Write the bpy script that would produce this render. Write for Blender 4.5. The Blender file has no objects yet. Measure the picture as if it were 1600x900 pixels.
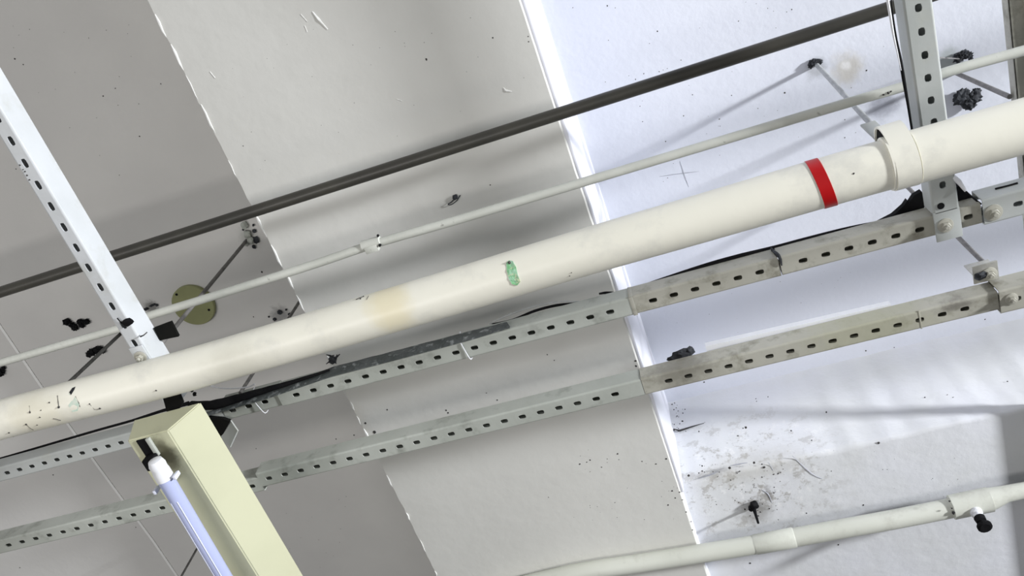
import bpy, bmesh, math, random
from mathutils import Vector, Matrix, noise
random.seed(7)
S = bpy.context.scene
COL = S.collection
ZC = 1.6                       # eye height; every height below is given above the eye

# ------------------------------------------------------------------ camera
R = ((0.94198734, 0.32698559, 0.07576466), (-0.26116432, 0.85582393, -0.44649591), (-0.21083894, 0.4008065, 0.89157227))
F = 1326.82
cd = bpy.data.cameras.new('camera'); cam = bpy.data.objects.new('camera', cd); COL.objects.link(cam)
cd.sensor_width = 36; cd.lens = 36 * F / 1600; cd.clip_start = 0.02
M = Matrix((R[0], (-R[1][0], -R[1][1], -R[1][2]), (-R[2][0], -R[2][1], -R[2][2]))).transposed().to_4x4()
M.translation = (0, 0, ZC)
cam.matrix_world = M
S.camera = cam

# ------------------------------------------------------------------ world, window light, exposure
w = bpy.data.worlds.new('world'); S.world = w; w.use_nodes = True
bg = w.node_tree.nodes['Background']; bg.inputs[0].default_value = (0.93, 0.96, 1.0, 1); bg.inputs[1].default_value = 0.40
_n = w.node_tree.nodes; _l = w.node_tree.links
_tc = _n.new('ShaderNodeTexCoord'); _sp = _n.new('ShaderNodeSeparateXYZ'); _l.new(_tc.outputs['Generated'], _sp.inputs[0])
_m = _n.new('ShaderNodeMath'); _m.operation = 'MULTIPLY_ADD'; _m.inputs[1].default_value = -.10; _m.inputs[2].default_value = .165   # brighter towards the windowed side (-Y)
_l.new(_sp.outputs['Y'], _m.inputs[0]); _l.new(_m.outputs[0], bg.inputs[1])
ld = bpy.data.lights.new('window_daylight', 'AREA'); ld.shape = 'RECTANGLE'; ld.size = 0.5; ld.size_y = 0.8
ld.energy = 1230; ld.color = (0.95, 0.97, 1.0)
lo = bpy.data.objects.new('window_daylight', ld); COL.objects.link(lo)
tgt = Vector((-.2, .8, 1.7)); ldir = Vector((3.2, -.70, -1.0)).normalized()
lo.location = tgt + ldir * 9 + Vector((0, 0, ZC))
lo.rotation_euler = ldir.to_track_quat('Z', 'Y').to_euler()
fd = bpy.data.lights.new('floor_fill_light', 'AREA'); fd.shape = 'RECTANGLE'; fd.size = 3; fd.size_y = .6; fd.energy = 50; fd.color = (1.0, .97, .94)
fo = bpy.data.objects.new('floor_fill_light', fd); COL.objects.link(fo)      # added unseen fill lamp near the floor, lighting the left bay from below
fdir = Vector((0, -.2, -1.0)); fo.location = Vector((-2.2, -.05, -1.5 + ZC)); fo.rotation_euler = fdir.to_track_quat('Z', 'Y').to_euler()
S.view_settings.view_transform = 'Standard'; S.view_settings.look = 'None'
S.view_settings.exposure = 0.0; S.view_settings.gamma = 1.0; S.view_settings.use_curve_mapping = False

# ------------------------------------------------------------------ surveying helpers
def ray(px, py):
    a = (px - 800) / F; b = (py - 450) / F
    return Vector([R[0][i] * a + R[1][i] * b + R[2][i] for i in range(3)])
def P(px, py, h):
    r = ray(px, py); return r * (h / r.z)
def PY(px, py, y):
    r = ray(px, py); return r * (y / r.y)
def PX(px, py, x):
    r = ray(px, py); return r * (x / r.x)
def Pcyl(px, py, y0, z0, rad):
    r = ray(px, py); a = r.y ** 2 + r.z ** 2; b = -2 * (r.y * y0 + r.z * z0); c = y0 ** 2 + z0 ** 2 - rad ** 2
    d = b * b - 4 * a * c
    return r * ((-b - math.sqrt(max(d, 0))) / (2 * a))
def W(v): return Vector((v[0], v[1], v[2] + ZC))

# ------------------------------------------------------------------ materials
def nt(name):
    m = bpy.data.materials.new(name); m.use_nodes = True
    n = m.node_tree.nodes; return m, n, m.node_tree.links, n['Principled BSDF']
def paint(name, col, col2=None, scale=6, rough=.55, bump=.15, bscale=60, metal=0, dirt=None, dscale=14, damt=(.55, .7), bdist=.004, spec=.4):
    m, n, l, b = nt(name)
    tc = n.new('ShaderNodeNewGeometry')
    no = n.new('ShaderNodeTexNoise'); no.inputs['Scale'].default_value = scale; no.inputs['Detail'].default_value = 6
    l.new(tc.outputs['Position'], no.inputs['Vector'])
    mx = n.new('ShaderNodeMix'); mx.data_type = 'RGBA'
    mr = n.new('ShaderNodeMapRange'); mr.inputs[1].default_value = .35; mr.inputs[2].default_value = .65
    l.new(no.outputs['Fac'], mr.inputs[0]); l.new(mr.outputs[0], mx.inputs[0])
    mx.inputs[6].default_value = (*col, 1); mx.inputs[7].default_value = (*(col2 or [c * .9 for c in col]), 1)
    out = mx.outputs[2]
    if dirt:
        n2 = n.new('ShaderNodeTexNoise'); n2.inputs['Scale'].default_value = dscale; n2.inputs['Detail'].default_value = 8; n2.inputs['Roughness'].default_value = .65
        l.new(tc.outputs['Position'], n2.inputs['Vector'])
        m2 = n.new('ShaderNodeMapRange'); m2.inputs[1].default_value = damt[0]; m2.inputs[2].default_value = damt[1]
        l.new(n2.outputs['Fac'], m2.inputs[0])
        x2 = n.new('ShaderNodeMix'); x2.data_type = 'RGBA'; l.new(m2.outputs[0], x2.inputs[0]); l.new(out, x2.inputs[6]); x2.inputs[7].default_value = (*dirt, 1)
        out = x2.outputs[2]
    l.new(out, b.inputs['Base Color'])
    b.inputs['Roughness'].default_value = rough; b.inputs['Metallic'].default_value = metal; b.inputs['Specular IOR Level'].default_value = spec
    if bump:
        n3 = n.new('ShaderNodeTexNoise'); n3.inputs['Scale'].default_value = bscale; n3.inputs['Detail'].default_value = 5
        l.new(tc.outputs['Position'], n3.inputs['Vector'])
        bp = n.new('ShaderNodeBump'); bp.inputs['Strength'].default_value = bump; bp.inputs['Distance'].default_value = bdist
        l.new(n3.outputs['Fac'], bp.inputs['Height']); l.new(bp.outputs[0], b.inputs['Normal'])
    m['out'] = 1
    return m
def stain_or_shade(m, pos, rad, col, amt=1.0, nscale=30, stretch=(1, 1, 1), rough=.5, ring=None):
    """a stain of its own shape round a point of the surface; noise breaks up its edge"""
    n = m.node_tree.nodes; l = m.node_tree.links; b = n['Principled BSDF']
    src = b.inputs['Base Color'].links[0].from_socket
    g = n.new('ShaderNodeNewGeometry')
    sub = n.new('ShaderNodeVectorMath'); sub.operation = 'SUBTRACT'; l.new(g.outputs['Position'], sub.inputs[0]); sub.inputs[1].default_value = W(pos)
    sc = n.new('ShaderNodeVectorMath'); sc.operation = 'MULTIPLY'; l.new(sub.outputs[0], sc.inputs[0]); sc.inputs[1].default_value = stretch
    ln = n.new('ShaderNodeVectorMath'); ln.operation = 'LENGTH'; l.new(sc.outputs[0], ln.inputs[0])
    no = n.new('ShaderNodeTexNoise'); no.inputs['Scale'].default_value = nscale; no.inputs['Detail'].default_value = 6; no.inputs['Roughness'].default_value = .65
    l.new(g.outputs['Position'], no.inputs['Vector'])
    ma = n.new('ShaderNodeMath'); ma.operation = 'MULTIPLY_ADD'; l.new(no.outputs['Fac'], ma.inputs[0]); ma.inputs[1].default_value = rad * rough * 2; l.new(ln.outputs['Value'], ma.inputs[2])
    mr = n.new('ShaderNodeMapRange'); mr.interpolation_type = 'SMOOTHSTEP'
    mr.inputs[1].default_value = rad * (1 + rough); mr.inputs[2].default_value = rad * (.35 + rough * .8)
    mr.inputs[3].default_value = 0; mr.inputs[4].default_value = amt
    l.new(ma.outputs[0], mr.inputs[0])
    x = n.new('ShaderNodeMix'); x.data_type = 'RGBA'; l.new(mr.outputs[0], x.inputs[0]); l.new(src, x.inputs[6]); x.inputs[7].default_value = (*col, 1)
    l.new(x.outputs[2], b.inputs['Base Color'])
def gritty(m, pos, rad, col, scale, thr, amt=.8):
    """patch of fine broken specks and flaked paint around a point"""
    n = m.node_tree.nodes; l = m.node_tree.links; b = n['Principled BSDF']
    src = b.inputs['Base Color'].links[0].from_socket
    g = n.new('ShaderNodeNewGeometry')
    dv = n.new('ShaderNodeVectorMath'); dv.operation = 'DISTANCE'; l.new(g.outputs['Position'], dv.inputs[0]); dv.inputs[1].default_value = W(pos)
    fall = n.new('ShaderNodeMapRange'); fall.inputs[1].default_value = rad; fall.inputs[2].default_value = rad * .25; l.new(dv.outputs['Value'], fall.inputs[0])
    no = n.new('ShaderNodeTexNoise'); no.inputs['Scale'].default_value = scale; no.inputs['Detail'].default_value = 9; no.inputs['Roughness'].default_value = .75
    l.new(g.outputs['Position'], no.inputs['Vector'])
    mr = n.new('ShaderNodeMapRange'); mr.inputs[1].default_value = thr; mr.inputs[2].default_value = thr + .06; mr.inputs[4].default_value = amt; l.new(no.outputs['Fac'], mr.inputs[0])
    mu = n.new('ShaderNodeMath'); mu.operation = 'MULTIPLY'; l.new(mr.outputs[0], mu.inputs[0]); l.new(fall.outputs[0], mu.inputs[1])
    x = n.new('ShaderNodeMix'); x.data_type = 'RGBA'; l.new(mu.outputs[0], x.inputs[0]); l.new(src, x.inputs[6]); x.inputs[7].default_value = (*col, 1)
    l.new(x.outputs[2], b.inputs['Base Color'])

SLAB, SOFF, BEAM2 = 2.13, 1.72, 1.77       # heights of the slab and of the two beam undersides
XE0, XE1 = -.899, -.185                    # the wide beam, left and right edge
MAT = {}
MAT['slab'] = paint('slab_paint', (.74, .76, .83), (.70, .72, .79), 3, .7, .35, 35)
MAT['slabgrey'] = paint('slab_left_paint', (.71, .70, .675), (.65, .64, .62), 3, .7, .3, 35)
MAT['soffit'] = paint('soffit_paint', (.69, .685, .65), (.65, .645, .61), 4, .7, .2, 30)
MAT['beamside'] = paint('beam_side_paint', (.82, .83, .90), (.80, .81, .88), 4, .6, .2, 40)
MAT['beam2'] = paint('far_beam_paint', (.72, .73, .77), (.68, .69, .70), 5, .7, .4, 28)
MAT['pipe'] = paint('pvc', (.90, .88, .77), (.86, .84, .73), 5, .38, .08, 40, dirt=(.70, .69, .62), dscale=9, damt=(.52, .75))
MAT['lowpipe'] = paint('lower_pipe_paint', (.66, .67, .60), (.60, .61, .54), 5, .45, .08, 40, dirt=(.50, .50, .44), dscale=12, damt=(.55, .75))
MAT['conduit'] = paint('conduit_paint', (.60, .61, .56), (.54, .55, .50), 12, .5, .15, 80, dirt=(.30, .30, .27), dscale=60, damt=(.64, .72))
MAT['darkpipe'] = paint('dark_conduit', (.052, .049, .040), (.038, .036, .031), 10, .42, .1, 80)
MAT['chan'] = paint('channel_paint', (.47, .49, .45), (.40, .42, .38), 8, .5, .15, 60, dirt=(.25, .26, .23), dscale=18, damt=(.54, .72))
MAT['chanR'] = paint('channel_paint_cream', (.46, .45, .39), (.39, .38, .325), 8, .5, .15, 60, dirt=(.24, .23, .18), dscale=20, damt=(.52, .70))
MAT['chanW'] = paint('channel_paint_white', (.49, .51, .50), (.42, .44, .42), 8, .5, .12, 60, dirt=(.45, .46, .42), dscale=14, damt=(.55, .75))
MAT['chanL'] = paint('channel_paint_bright', (.58, .60, .62), (.52, .54, .55), 8, .45, .12, 60, dirt=(.47, .48, .46), dscale=14, damt=(.55, .75))
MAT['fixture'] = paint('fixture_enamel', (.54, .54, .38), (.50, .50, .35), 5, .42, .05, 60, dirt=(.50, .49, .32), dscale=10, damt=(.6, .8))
MAT['white'] = paint('white_plastic', (.80, .81, .84), None, 8, .45, .1, 60)
MAT['tube'] = paint('frosted_tube', (.44, .48, .70), (.41, .45, .66), 8, .22, .0)
MAT['tubestrip'] = paint('tube_inner_strip', (.80, .83, .95), None, 8, .3, 0)
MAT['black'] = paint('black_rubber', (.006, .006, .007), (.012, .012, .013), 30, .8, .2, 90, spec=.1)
MAT['blackmetal'] = paint('black_plate', (.004, .004, .004), (.007, .007, .006), 20, .8, .1, 60, spec=.1)
MAT['tar'] = paint('dark_sealant', (.012, .013, .016), (.045, .05, .058), 45, .75, .8, 120)
MAT['rod'] = paint('rod_steel', (.23, .22, .21), (.15, .145, .14), 60, .55, .4, 300)
MAT['rodblack'] = paint('rod_dark', (.03, .028, .026), (.05, .05, .045), 60, .55, .3, 300)
MAT['rodpale'] = paint('rod_painted', (.42, .43, .43), (.33, .34, .34), 60, .55, .4, 300)
MAT['steel'] = paint('bolt_steel', (.58, .57, .52), (.45, .44, .40), 60, .35, .2, 120, metal=.5)
MAT['red'] = paint('red_tape', (.50, .004, .006), (.42, .004, .006), 20, .4, .05, 60)
MAT['green'] = paint('green_paint_flake', (.16, .46, .17), (.40, .66, .48), 90, .5, .5, 160, dirt=(.55, .62, .40), dscale=120, damt=(.56, .62))
MAT['greenpale'] = paint('green_smear', (.50, .66, .55), (.68, .74, .64), 70, .5, .1, 160)
MAT['plate'] = paint('cover_plate', (.30, .31, .15), (.26, .27, .13), 12, .45, .05, 60)
MAT['weather'] = paint('weathered_tape', (.055, .065, .062), (.10, .11, .11), 25, .7, .7, 120, dirt=(.36, .38, .38), dscale=55, damt=(.55, .68))
MAT['speck'] = paint('speck_dirt', (.03, .03, .032), (.06, .055, .05), 80, .8, 0)
MAT['crack'] = paint('scratch_grey', (.33, .34, .38), (.42, .43, .48), 80, .8, 0)
MAT['lip'] = paint('paint_lip', (.80, .80, .77), (.74, .74, .72), 30, .6, .4, 90)
MAT['seam'] = paint('seam_paint', (.90, .90, .88), (.86, .86, .84), 30, .7, 0)

# stains with shapes of their own, and the painted shade under the lamp
stain_or_shade(MAT['slab'], P(1325, 105, SLAB), .055, (.56, .53, .47), .8, 24)
stain_or_shade(MAT['slab'], P(1322, 102, SLAB), .016, (.80, .79, .78), .9, 60)
stain_or_shade(MAT['slab'], P(1380, 165, SLAB), .05, (.30, .31, .36), .75, 40)
stain_or_shade(MAT['slab'], P(1480, 95, SLAB), .045, (.40, .44, .42), .7, 40)
stain_or_shade(MAT['slab'], P(1275, 108, SLAB), .035, (.34, .35, .36), .6, 60)
stain_or_shade(MAT['slabgrey'], P(388, 370, SLAB), .04, (.44, .45, .42), .6, 60)
stain_or_shade(MAT['slabgrey'], P(438, 492, SLAB), .04, (.20, .20, .20), .7, 70)
stain_or_shade(MAT['slabgrey'], P(236, 480, SLAB), .03, (.14, .14, .13), .8, 90)
gritty(MAT['beam2'], P(1165, 750, BEAM2), .30, (.30, .28, .25), 20, .53, .7)
gritty(MAT['beam2'], P(1165, 745, BEAM2), .20, (.07, .065, .06), 55, .585, .8)
gritty(MAT['beam2'], P(1190, 740, BEAM2), .30, (.84, .84, .84), 38, .56, .7)
stain_or_shade(MAT['beam2'], P(1180, 800, BEAM2), .06, (.30, .29, .28), .6, 30)
stain_or_shade(MAT['beam2'], P(1175, 735, BEAM2), .10, (.52, .51, .47), .5, 22, (.5, 2, 1))
stain_or_shade(MAT['beam2'], P(1201, 771, BEAM2), .030, (.15, .14, .13), .55, 90, (2.2, .8, 1), .9)
stain_or_shade(MAT['beam2'], P(1110, 742, BEAM2), .035, (.22, .21, .19), .5, 80, (.4, 2, 1), .8)
stain_or_shade(MAT['soffit'], P(545, 660, SOFF), .07, (.54, .52, .46), .6, 18)
stain_or_shade(MAT['pipe'], P(600, 475, 1.213), .055, (.80, .70, .42), .55, 18, (1, .5, .5))
stain_or_shade(MAT['pipe'], P(62, 650, 1.22), .06, (.66, .62, .48), .55, 16, (.6, 1, 1))
stain_or_shade(MAT['pipe'], P(365, 572, 1.22), .05, (.62, .60, .50), .5, 14, (.5, 1, 1))
stain_or_shade(MAT['chan'], P(345, 630, 1.45), .05, (.10, .10, .09), .6, 30)
stain_or_shade(MAT['chanR'], P(1060, 575, 1.46), .06, (.18, .17, .14), .7, 50, (.7, 1, 1))
stain_or_shade(MAT['chanR'], P(1350, 515, 1.46), .10, (.40, .40, .27), .5, 26, (.6, 1.3, 1))
stain_or_shade(MAT['chanR'], P(1490, 475, 1.46), .03, (.15, .14, .12), .8, 60, (.6, 2, 1))
stain_or_shade(MAT['fixture'], P(262, 710, 1.225), .05, (.06, .055, .03), .9, 40, (1.6, .8, 1), .35)  # shade on the lamp's underside, painted into its colour as a dark patch

# ------------------------------------------------------------------ object helpers
def finish(bm, name, mat, parent=None, base=None, smooth=40, recalc=True):
    me = bpy.data.meshes.new(name)
    if recalc: bmesh.ops.recalc_face_normals(bm, faces=bm.faces)
    if parent is not None:
        off = Vector(parent['_w'])
    else:
        if base is None:
            c = Vector((0, 0, 0))
            for v in bm.verts: c += v.co
            base = c / max(1, len(bm.verts))
        off = Vector(base)
    for v in bm.verts: v.co -= off
    bm.to_mesh(me); bm.free()
    if smooth:
        for p in me.polygons: p.use_smooth = True
        me.set_sharp_from_angle(angle=math.radians(smooth))
    me.materials.append(mat)
    o = bpy.data.objects.new(name, me); COL.objects.link(o)
    o['_w'] = list(off)
    if parent is not None: o.parent = parent
    else: o.location = off + Vector((0, 0, ZC))
    return o
def thing(name, label, cat, base, group=None):
    o = bpy.data.objects.new(name, None); COL.objects.link(o); o.empty_display_size = .02
    o.location = W(base); o['_w'] = list(base); o['label'] = label; o['category'] = cat
    if group: o['group'] = group
    return o
def tag(o, label, cat, group=None):
    o['label'] = label; o['category'] = cat
    if group: o['group'] = group
    return o
def box(bm, x0, x1, y0, y1, z0, z1, bev=0):
    r = bmesh.ops.create_cube(bm, size=1)
    for v in r['verts']:
        v.co = Vector(((x0 + x1) / 2 + v.co.x * (x1 - x0), (y0 + y1) / 2 + v.co.y * (y1 - y0), (z0 + z1) / 2 + v.co.z * (z1 - z0)))
    if bev:
        es = {e for v in r['verts'] for e in v.link_edges}
        bmesh.ops.bevel(bm, geom=list(es), offset=bev, segments=2, affect='EDGES', profile=.5)
    return r['verts']
def frame(d):
    d = d.normalized(); u = Vector((0, 0, 1)) if abs(d.z) < .9 else Vector((0, 1, 0))
    a = d.cross(u).normalized(); return a, a.cross(d).normalized()
def tube(bm, pts, rad, n=16, caps=True, jit=0, smooth_pts=0):
    pts = [Vector(p) for p in pts]
    if smooth_pts:
        out = []
        for i in range(len(pts) - 1):
            p0 = pts[max(i - 1, 0)]; p1 = pts[i]; p2 = pts[i + 1]; p3 = pts[min(i + 2, len(pts) - 1)]
            for k in range(smooth_pts):
                t = k / smooth_pts
                out.append(.5 * ((2 * p1) + (-p0 + p2) * t + (2 * p0 - 5 * p1 + 4 * p2 - p3) * t * t + (-p0 + 3 * p1 - 3 * p2 + p3) * t ** 3))
        out.append(pts[-1])
        if not isinstance(rad, (int, float)):
            rr = []
            for i in range(len(rad) - 1): rr += [rad[i] + (rad[i + 1] - rad[i]) * k / smooth_pts for k in range(smooth_pts)]
            rad = rr + [rad[-1]]
        pts = out
    rs = rad if not isinstance(rad, (int, float)) else [rad] * len(pts)
    rings = []; a = None
    for i, p in enumerate(pts):
        d = pts[min(i + 1, len(pts) - 1)] - pts[max(i - 1, 0)]
        if a is None: a, b = frame(d)
        else:
            d = d.normalized(); a = (a - d * a.dot(d)).normalized(); b = a.cross(d)
        rings.append([bm.verts.new(p + (a * math.cos(2 * math.pi * k / n) + b * math.sin(2 * math.pi * k / n)) * rs[i] * (1 + jit * random.uniform(-1, 1))) for k in range(n)])
    for r0, r1 in zip(rings, rings[1:]):
        for k in range(n): bm.faces.new((r0[k], r0[(k + 1) % n], r1[(k + 1) % n], r1[k]))
    if caps: bm.faces.new(rings[0][::-1]); bm.faces.new(rings[-1])
    return rings
def lathe(bm, base, axis, prof, n=20):
    """prof: list of (distance along axis, radius)"""
    a, b = frame(Vector(axis)); d = Vector(axis).normalized(); base = Vector(base)
    rings = [[bm.verts.new(base + d * t + (a * math.cos(2 * math.pi * k / n) + b * math.sin(2 * math.pi * k / n)) * max(r, 1e-5)) for k in range(n)] for t, r in prof]
    for r0, r1 in zip(rings, rings[1:]):
        for k in range(n): bm.faces.new((r0[k], r0[(k + 1) % n], r1[(k + 1) % n], r1[k]))
    bm.faces.new(rings[0][::-1]); bm.faces.new(rings[-1])
def blob(bm, c, r, sub=2, amp=.35, fr=2.2, sq=(1, 1, 1), seed=0):
    res = bmesh.ops.create_icosphere(bm, subdivisions=sub, radius=1)
    for v in res['verts']:
        k = 1 + amp * noise.noise(v.co * fr + Vector((seed * 3.1, seed, 0))) * 1.6
        v.co = Vector(c) + Vector((v.co.x * sq[0], v.co.y * sq[1], v.co.z * sq[2])) * r * k
def prism(bm, pts, z0, z1):
    a = [bm.verts.new((x, y, z0)) for x, y in pts]; b = [bm.verts.new((x, y, z1)) for x, y in pts]
    bm.faces.new(a); bm.faces.new(b[::-1])
    for i in range(len(pts)): bm.faces.new((a[i], a[(i + 1) % len(pts)], b[(i + 1) % len(pts)], b[i]))
def bolt(parent, c, r=.008, name='bolt', mat='chanR', washer=True):
    """bolt head pointing down (and washer) with its seat at c"""
    c = Vector(c); bm = bmesh.new()
    lathe(bm, c + Vector((0, 0, -.002)), (0, 0, -1), [(0, r), (.005, r), (.006, r * .85)], 6)
    lathe(bm, c + Vector((0, 0, -.006)), (0, 0, -1), [(0, r * .5), (.006, r * .5), (.007, r * .4)], 12)
    o = finish(bm, name, MAT[mat], parent)
    if washer:
        bm = bmesh.new(); lathe(bm, c, (0, 0, -1), [(0, r * 1.7), (.0018, r * 1.7), (.0022, r * 1.6)], 20)
        finish(bm, 'washer', MAT[mat], o)
    return o

# ------------------------------------------------------------------ the setting
def quadgrid(bm, x0, x1, y0, y1, z, nx, ny, amp=0, fr=3):
    g = [[bm.verts.new((x0 + (x1 - x0) * i / nx, y0 + (y1 - y0) * j / ny, z + amp * noise.noise(Vector((i * fr / nx * (x1 - x0), j * fr / ny * (y1 - y0), z))))) for j in range(ny + 1)] for i in range(nx + 1)]
    for i in range(nx):
        for j in range(ny): bm.faces.new((g[i][j], g[i + 1][j], g[i + 1][j + 1], g[i][j + 1]))
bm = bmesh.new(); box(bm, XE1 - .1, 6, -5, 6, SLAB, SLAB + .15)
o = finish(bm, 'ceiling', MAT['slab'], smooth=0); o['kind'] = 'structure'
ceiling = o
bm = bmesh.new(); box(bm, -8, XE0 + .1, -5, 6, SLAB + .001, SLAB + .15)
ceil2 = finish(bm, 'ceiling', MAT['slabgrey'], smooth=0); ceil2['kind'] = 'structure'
# wide beam: rough left arris, underside, right cheek
def beam(name, x0, x1, ya, yb, zb, mat, matside=None, roughl=.0035):
    bm = bmesh.new(); n = 500; L = []
    for i in range(n + 1):
        y = ya + (yb - ya) * i / n
        dx = roughl * (noise.noise(Vector((0, y * 28, 0))) + .7 * noise.noise(Vector((5, y * 90, 0))))
        dr = .0010 * noise.noise(Vector((9, y * 30, 0)))
        row = [(x0 + .004, y, SLAB + .02), (x0 + dx * .6 - .001, y, zb + .012), (x0 + dx + .003, y, zb), (x0 + .02 + dx, y, zb), (x1 - .02, y, zb), (x1 - .004 + dr, y, zb), (x1 + dr, y, zb + .004), (x1, y, SLAB + .02)]
        L.append([bm.verts.new(p) for p in row])
    for a, b in zip(L, L[1:]):
        for k in range(len(a) - 1):
            f = bm.faces.new((a[k], b[k], b[k + 1], a[k + 1]))
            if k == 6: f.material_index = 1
    bm.faces.new(L[0]); bm.faces.new(L[-1][::-1])
    bm.faces.new([r for r in (L[0][0], L[0][-1], L[-1][-1], L[-1][0])])
    bmesh.ops.triangulate(bm, faces=[f for f in bm.faces if len(f.verts) > 4])
    o = finish(bm, name, mat, base=((x0 + x1) / 2, 1, zb), smooth=30)
    o.data.materials.append(matside or mat); o['kind'] = 'structure'; return o
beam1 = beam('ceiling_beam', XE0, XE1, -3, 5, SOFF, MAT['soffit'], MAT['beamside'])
beam1['label'] = 'wide cream ceiling beam underside crossing behind the pipes'
# flaky bead of thick paint along the left arris
bm = bmesh.new(); y = -.1; 
while y < 2.0:
    ln = random.uniform(.02, .07); r = random.uniform(.0012, .0036)
    x = XE0 + .003 + random.uniform(-.001, .002)
    tube(bm, [(x, y, SOFF), (x + .001, y + ln * .3, SOFF - .0005), (x - .001, y + ln * .7, SOFF), (x, y + ln, SOFF + .001)], [r * .3, r, r * .8, r * .3], 6, jit=.3)
    y += ln + (random.uniform(.0, .02) if random.random() < .7 else random.uniform(.03, .1))
o = finish(bm, 'paint_lip', MAT['lip'], beam1); o['kind'] = 'stuff'
# white arris board on the right cheek
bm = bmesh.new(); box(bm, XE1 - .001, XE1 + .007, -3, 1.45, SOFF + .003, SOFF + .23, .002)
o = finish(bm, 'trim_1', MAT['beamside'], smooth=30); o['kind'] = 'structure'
# the lower cross beam on the right
bm = bmesh.new()
nx = 260
rows = []
for i in range(nx + 1):
    x = XE1 - .02 + (3.2) * i / nx
    wob = .004 * noise.noise(Vector((x * 5, 2, 0))) + .003 * noise.noise(Vector((x * 22, 7, 0)))
    soft = .010 + .006 * noise.noise(Vector((x * 7, 3, 3)))
    rows.append([bm.verts.new(p) for p in ((x, 1.455 + wob * .5 - .02, SLAB + .02), (x, 1.462 + wob * .5, SLAB - .012), (x, 1.456 + wob, BEAM2 + soft), (x, 1.458 + wob + soft * .35, BEAM2 + soft * .3), (x, 1.458 + wob + soft * 1.2, BEAM2), (x, 1.6, BEAM2), (x, 1.9, BEAM2), (x, 4.5, BEAM2), (x, 4.5, SLAB + .02))])
for a, b in zip(rows, rows[1:]):
    for k in range(len(a) - 1): bm.faces.new((a[k], b[k], b[k + 1], a[k + 1]))
bm.faces.new(rows[0]); bm.faces.new(rows[-1][::-1])
beam2 = finish(bm, 'ceiling_beam', MAT['beam2'], base=(1, 1.6, BEAM2), smooth=50); beam2['kind'] = 'structure'
# seam on the grey bay and a fine plaster ridge on the right bay
bm = bmesh.new(); pts = [P(-40, 450, SLAB - .0005), P(0, 510, SLAB - .001), P(60, 598, SLAB - .001), P(150, 725, SLAB - .001), P(240, 847, SLAB - .001), P(300, 935, SLAB - .001)]
for a, b in zip(pts, pts[1:]):
    d = (b - a).normalized(); s = Vector((d.y, -d.x, 0)) * .0045
    v = [bm.verts.new(q) for q in (a - s, b - s, b + s, a + s)] ; u = [bm.verts.new(q.co + Vector((0, 0, .0012))) for q in v]
    bm.faces.new(v); bm.faces.new(u[::-1])
    for i in range(4): bm.faces.new((v[i], v[(i + 1) % 4], u[(i + 1) % 4], u[i]))
finish(bm, 'seam_strip', MAT['seam'], ceil2, smooth=0)

def ridge(parent, pts, r, mat, name, h, jit=.3, kind=None):
    bm = bmesh.new()
    for poly in pts:
        q = [P(x, y, h) for x, y in poly]
        tube(bm, q, [r * .4] + [r] * (len(q) - 2) + [r * .4], 6, jit=jit, smooth_pts=3)
    o = finish(bm, name, mat, parent)
    if kind: o['kind'] = kind
    return o
ridge(ceiling, [[(1030, 276), (1050, 273), (1072, 270), (1092, 268)], [(1062, 252), (1068, 270), (1076, 292)]], .0011, MAT['crack'], 'scratch_mark', SLAB)
ridge(ceiling, [[(1088, 632), (1140, 618), (1200, 607), (1290, 592)], [(1300, 577), (1360, 566), (1440, 553), (1560, 545)]][:1], .0016, MAT['slab'], 'plaster_ridge', SLAB)
ridge(beam2, [[(1092, 748), (1110, 742), (1122, 737)], [(1140, 728), (1155, 725), (1168, 723)], [(1200, 722), (1208, 735)], [(1190, 765), (1200, 772), (1206, 785)],
              [(1238, 712), (1268, 740), (1285, 748)]], .0016, MAT['crack'], 'crack', BEAM2)
ridge(beam1, [[(470, 22), (480, 34)], [(488, 18), (498, 30), (512, 46)], [(476, 40), (480, 50)], [(786, 137), (792, 142), (800, 143)], [(328, 112), (336, 122)], [(620, 155), (628, 158)]], .0022, MAT['lip'], 'paint_flake', SOFF, kind='stuff')

# fly specks on the painted surfaces
def specks(parent, lst, h, name='specks', mat='speck', sq=.35, xy=None):
    bm = bmesh.new()
    for i, (x, y, r) in enumerate(lst):
        c = P(x, y, h) if xy is None else xy(x, y)
        blob(bm, c, r / 900, 1, .4, 2, (1, random.uniform(.7, 1.3), sq), i)
    o = finish(bm, name, MAT[mat], parent); o['kind'] = 'stuff'; return o
rs = random.Random(3)
def rnd(n, x0, x1, y0, y1, r0, r1, ok=lambda x, y: True):
    out = []
    while len(out) < n:
        x = rs.uniform(x0, x1); y = rs.uniform(y0, y1)
        if ok(x, y): out.append((x, y, rs.uniform(r0, r1)))
    return out
right = lambda x, y: x > .32 * y + 850
sl = [(949, 9, 1.6), (1027, 49, 1.6), (1154, 33, 1.5), (1064, 94, 1.5), (1082, 148, 1.3), (1000, 166, 1.4), (1004, 190, 1.6), (1068, 181, 1.5), (1124, 186, 1.8), (1125, 197, 1.2), (1040, 221, 1.5), (1226, 145, 2.2), (1354, 110, 2), (1320, 187, 1.3), (1320, 215, 1.5), (895, 12, 1.3), (1237, 15, 1.6), (1006, 115, 1.5), (1030, 112, 1.3), (993, 124, 1.3), (1143, 149, 1.4), (946, 128, 1)]
sl += rnd(45, 880, 1400, 0, 290, .6, 1.1, right) + rnd(30, 960, 1400, 400, 540, .5, .9, right)
specks(ceiling, sl, SLAB)
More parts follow.
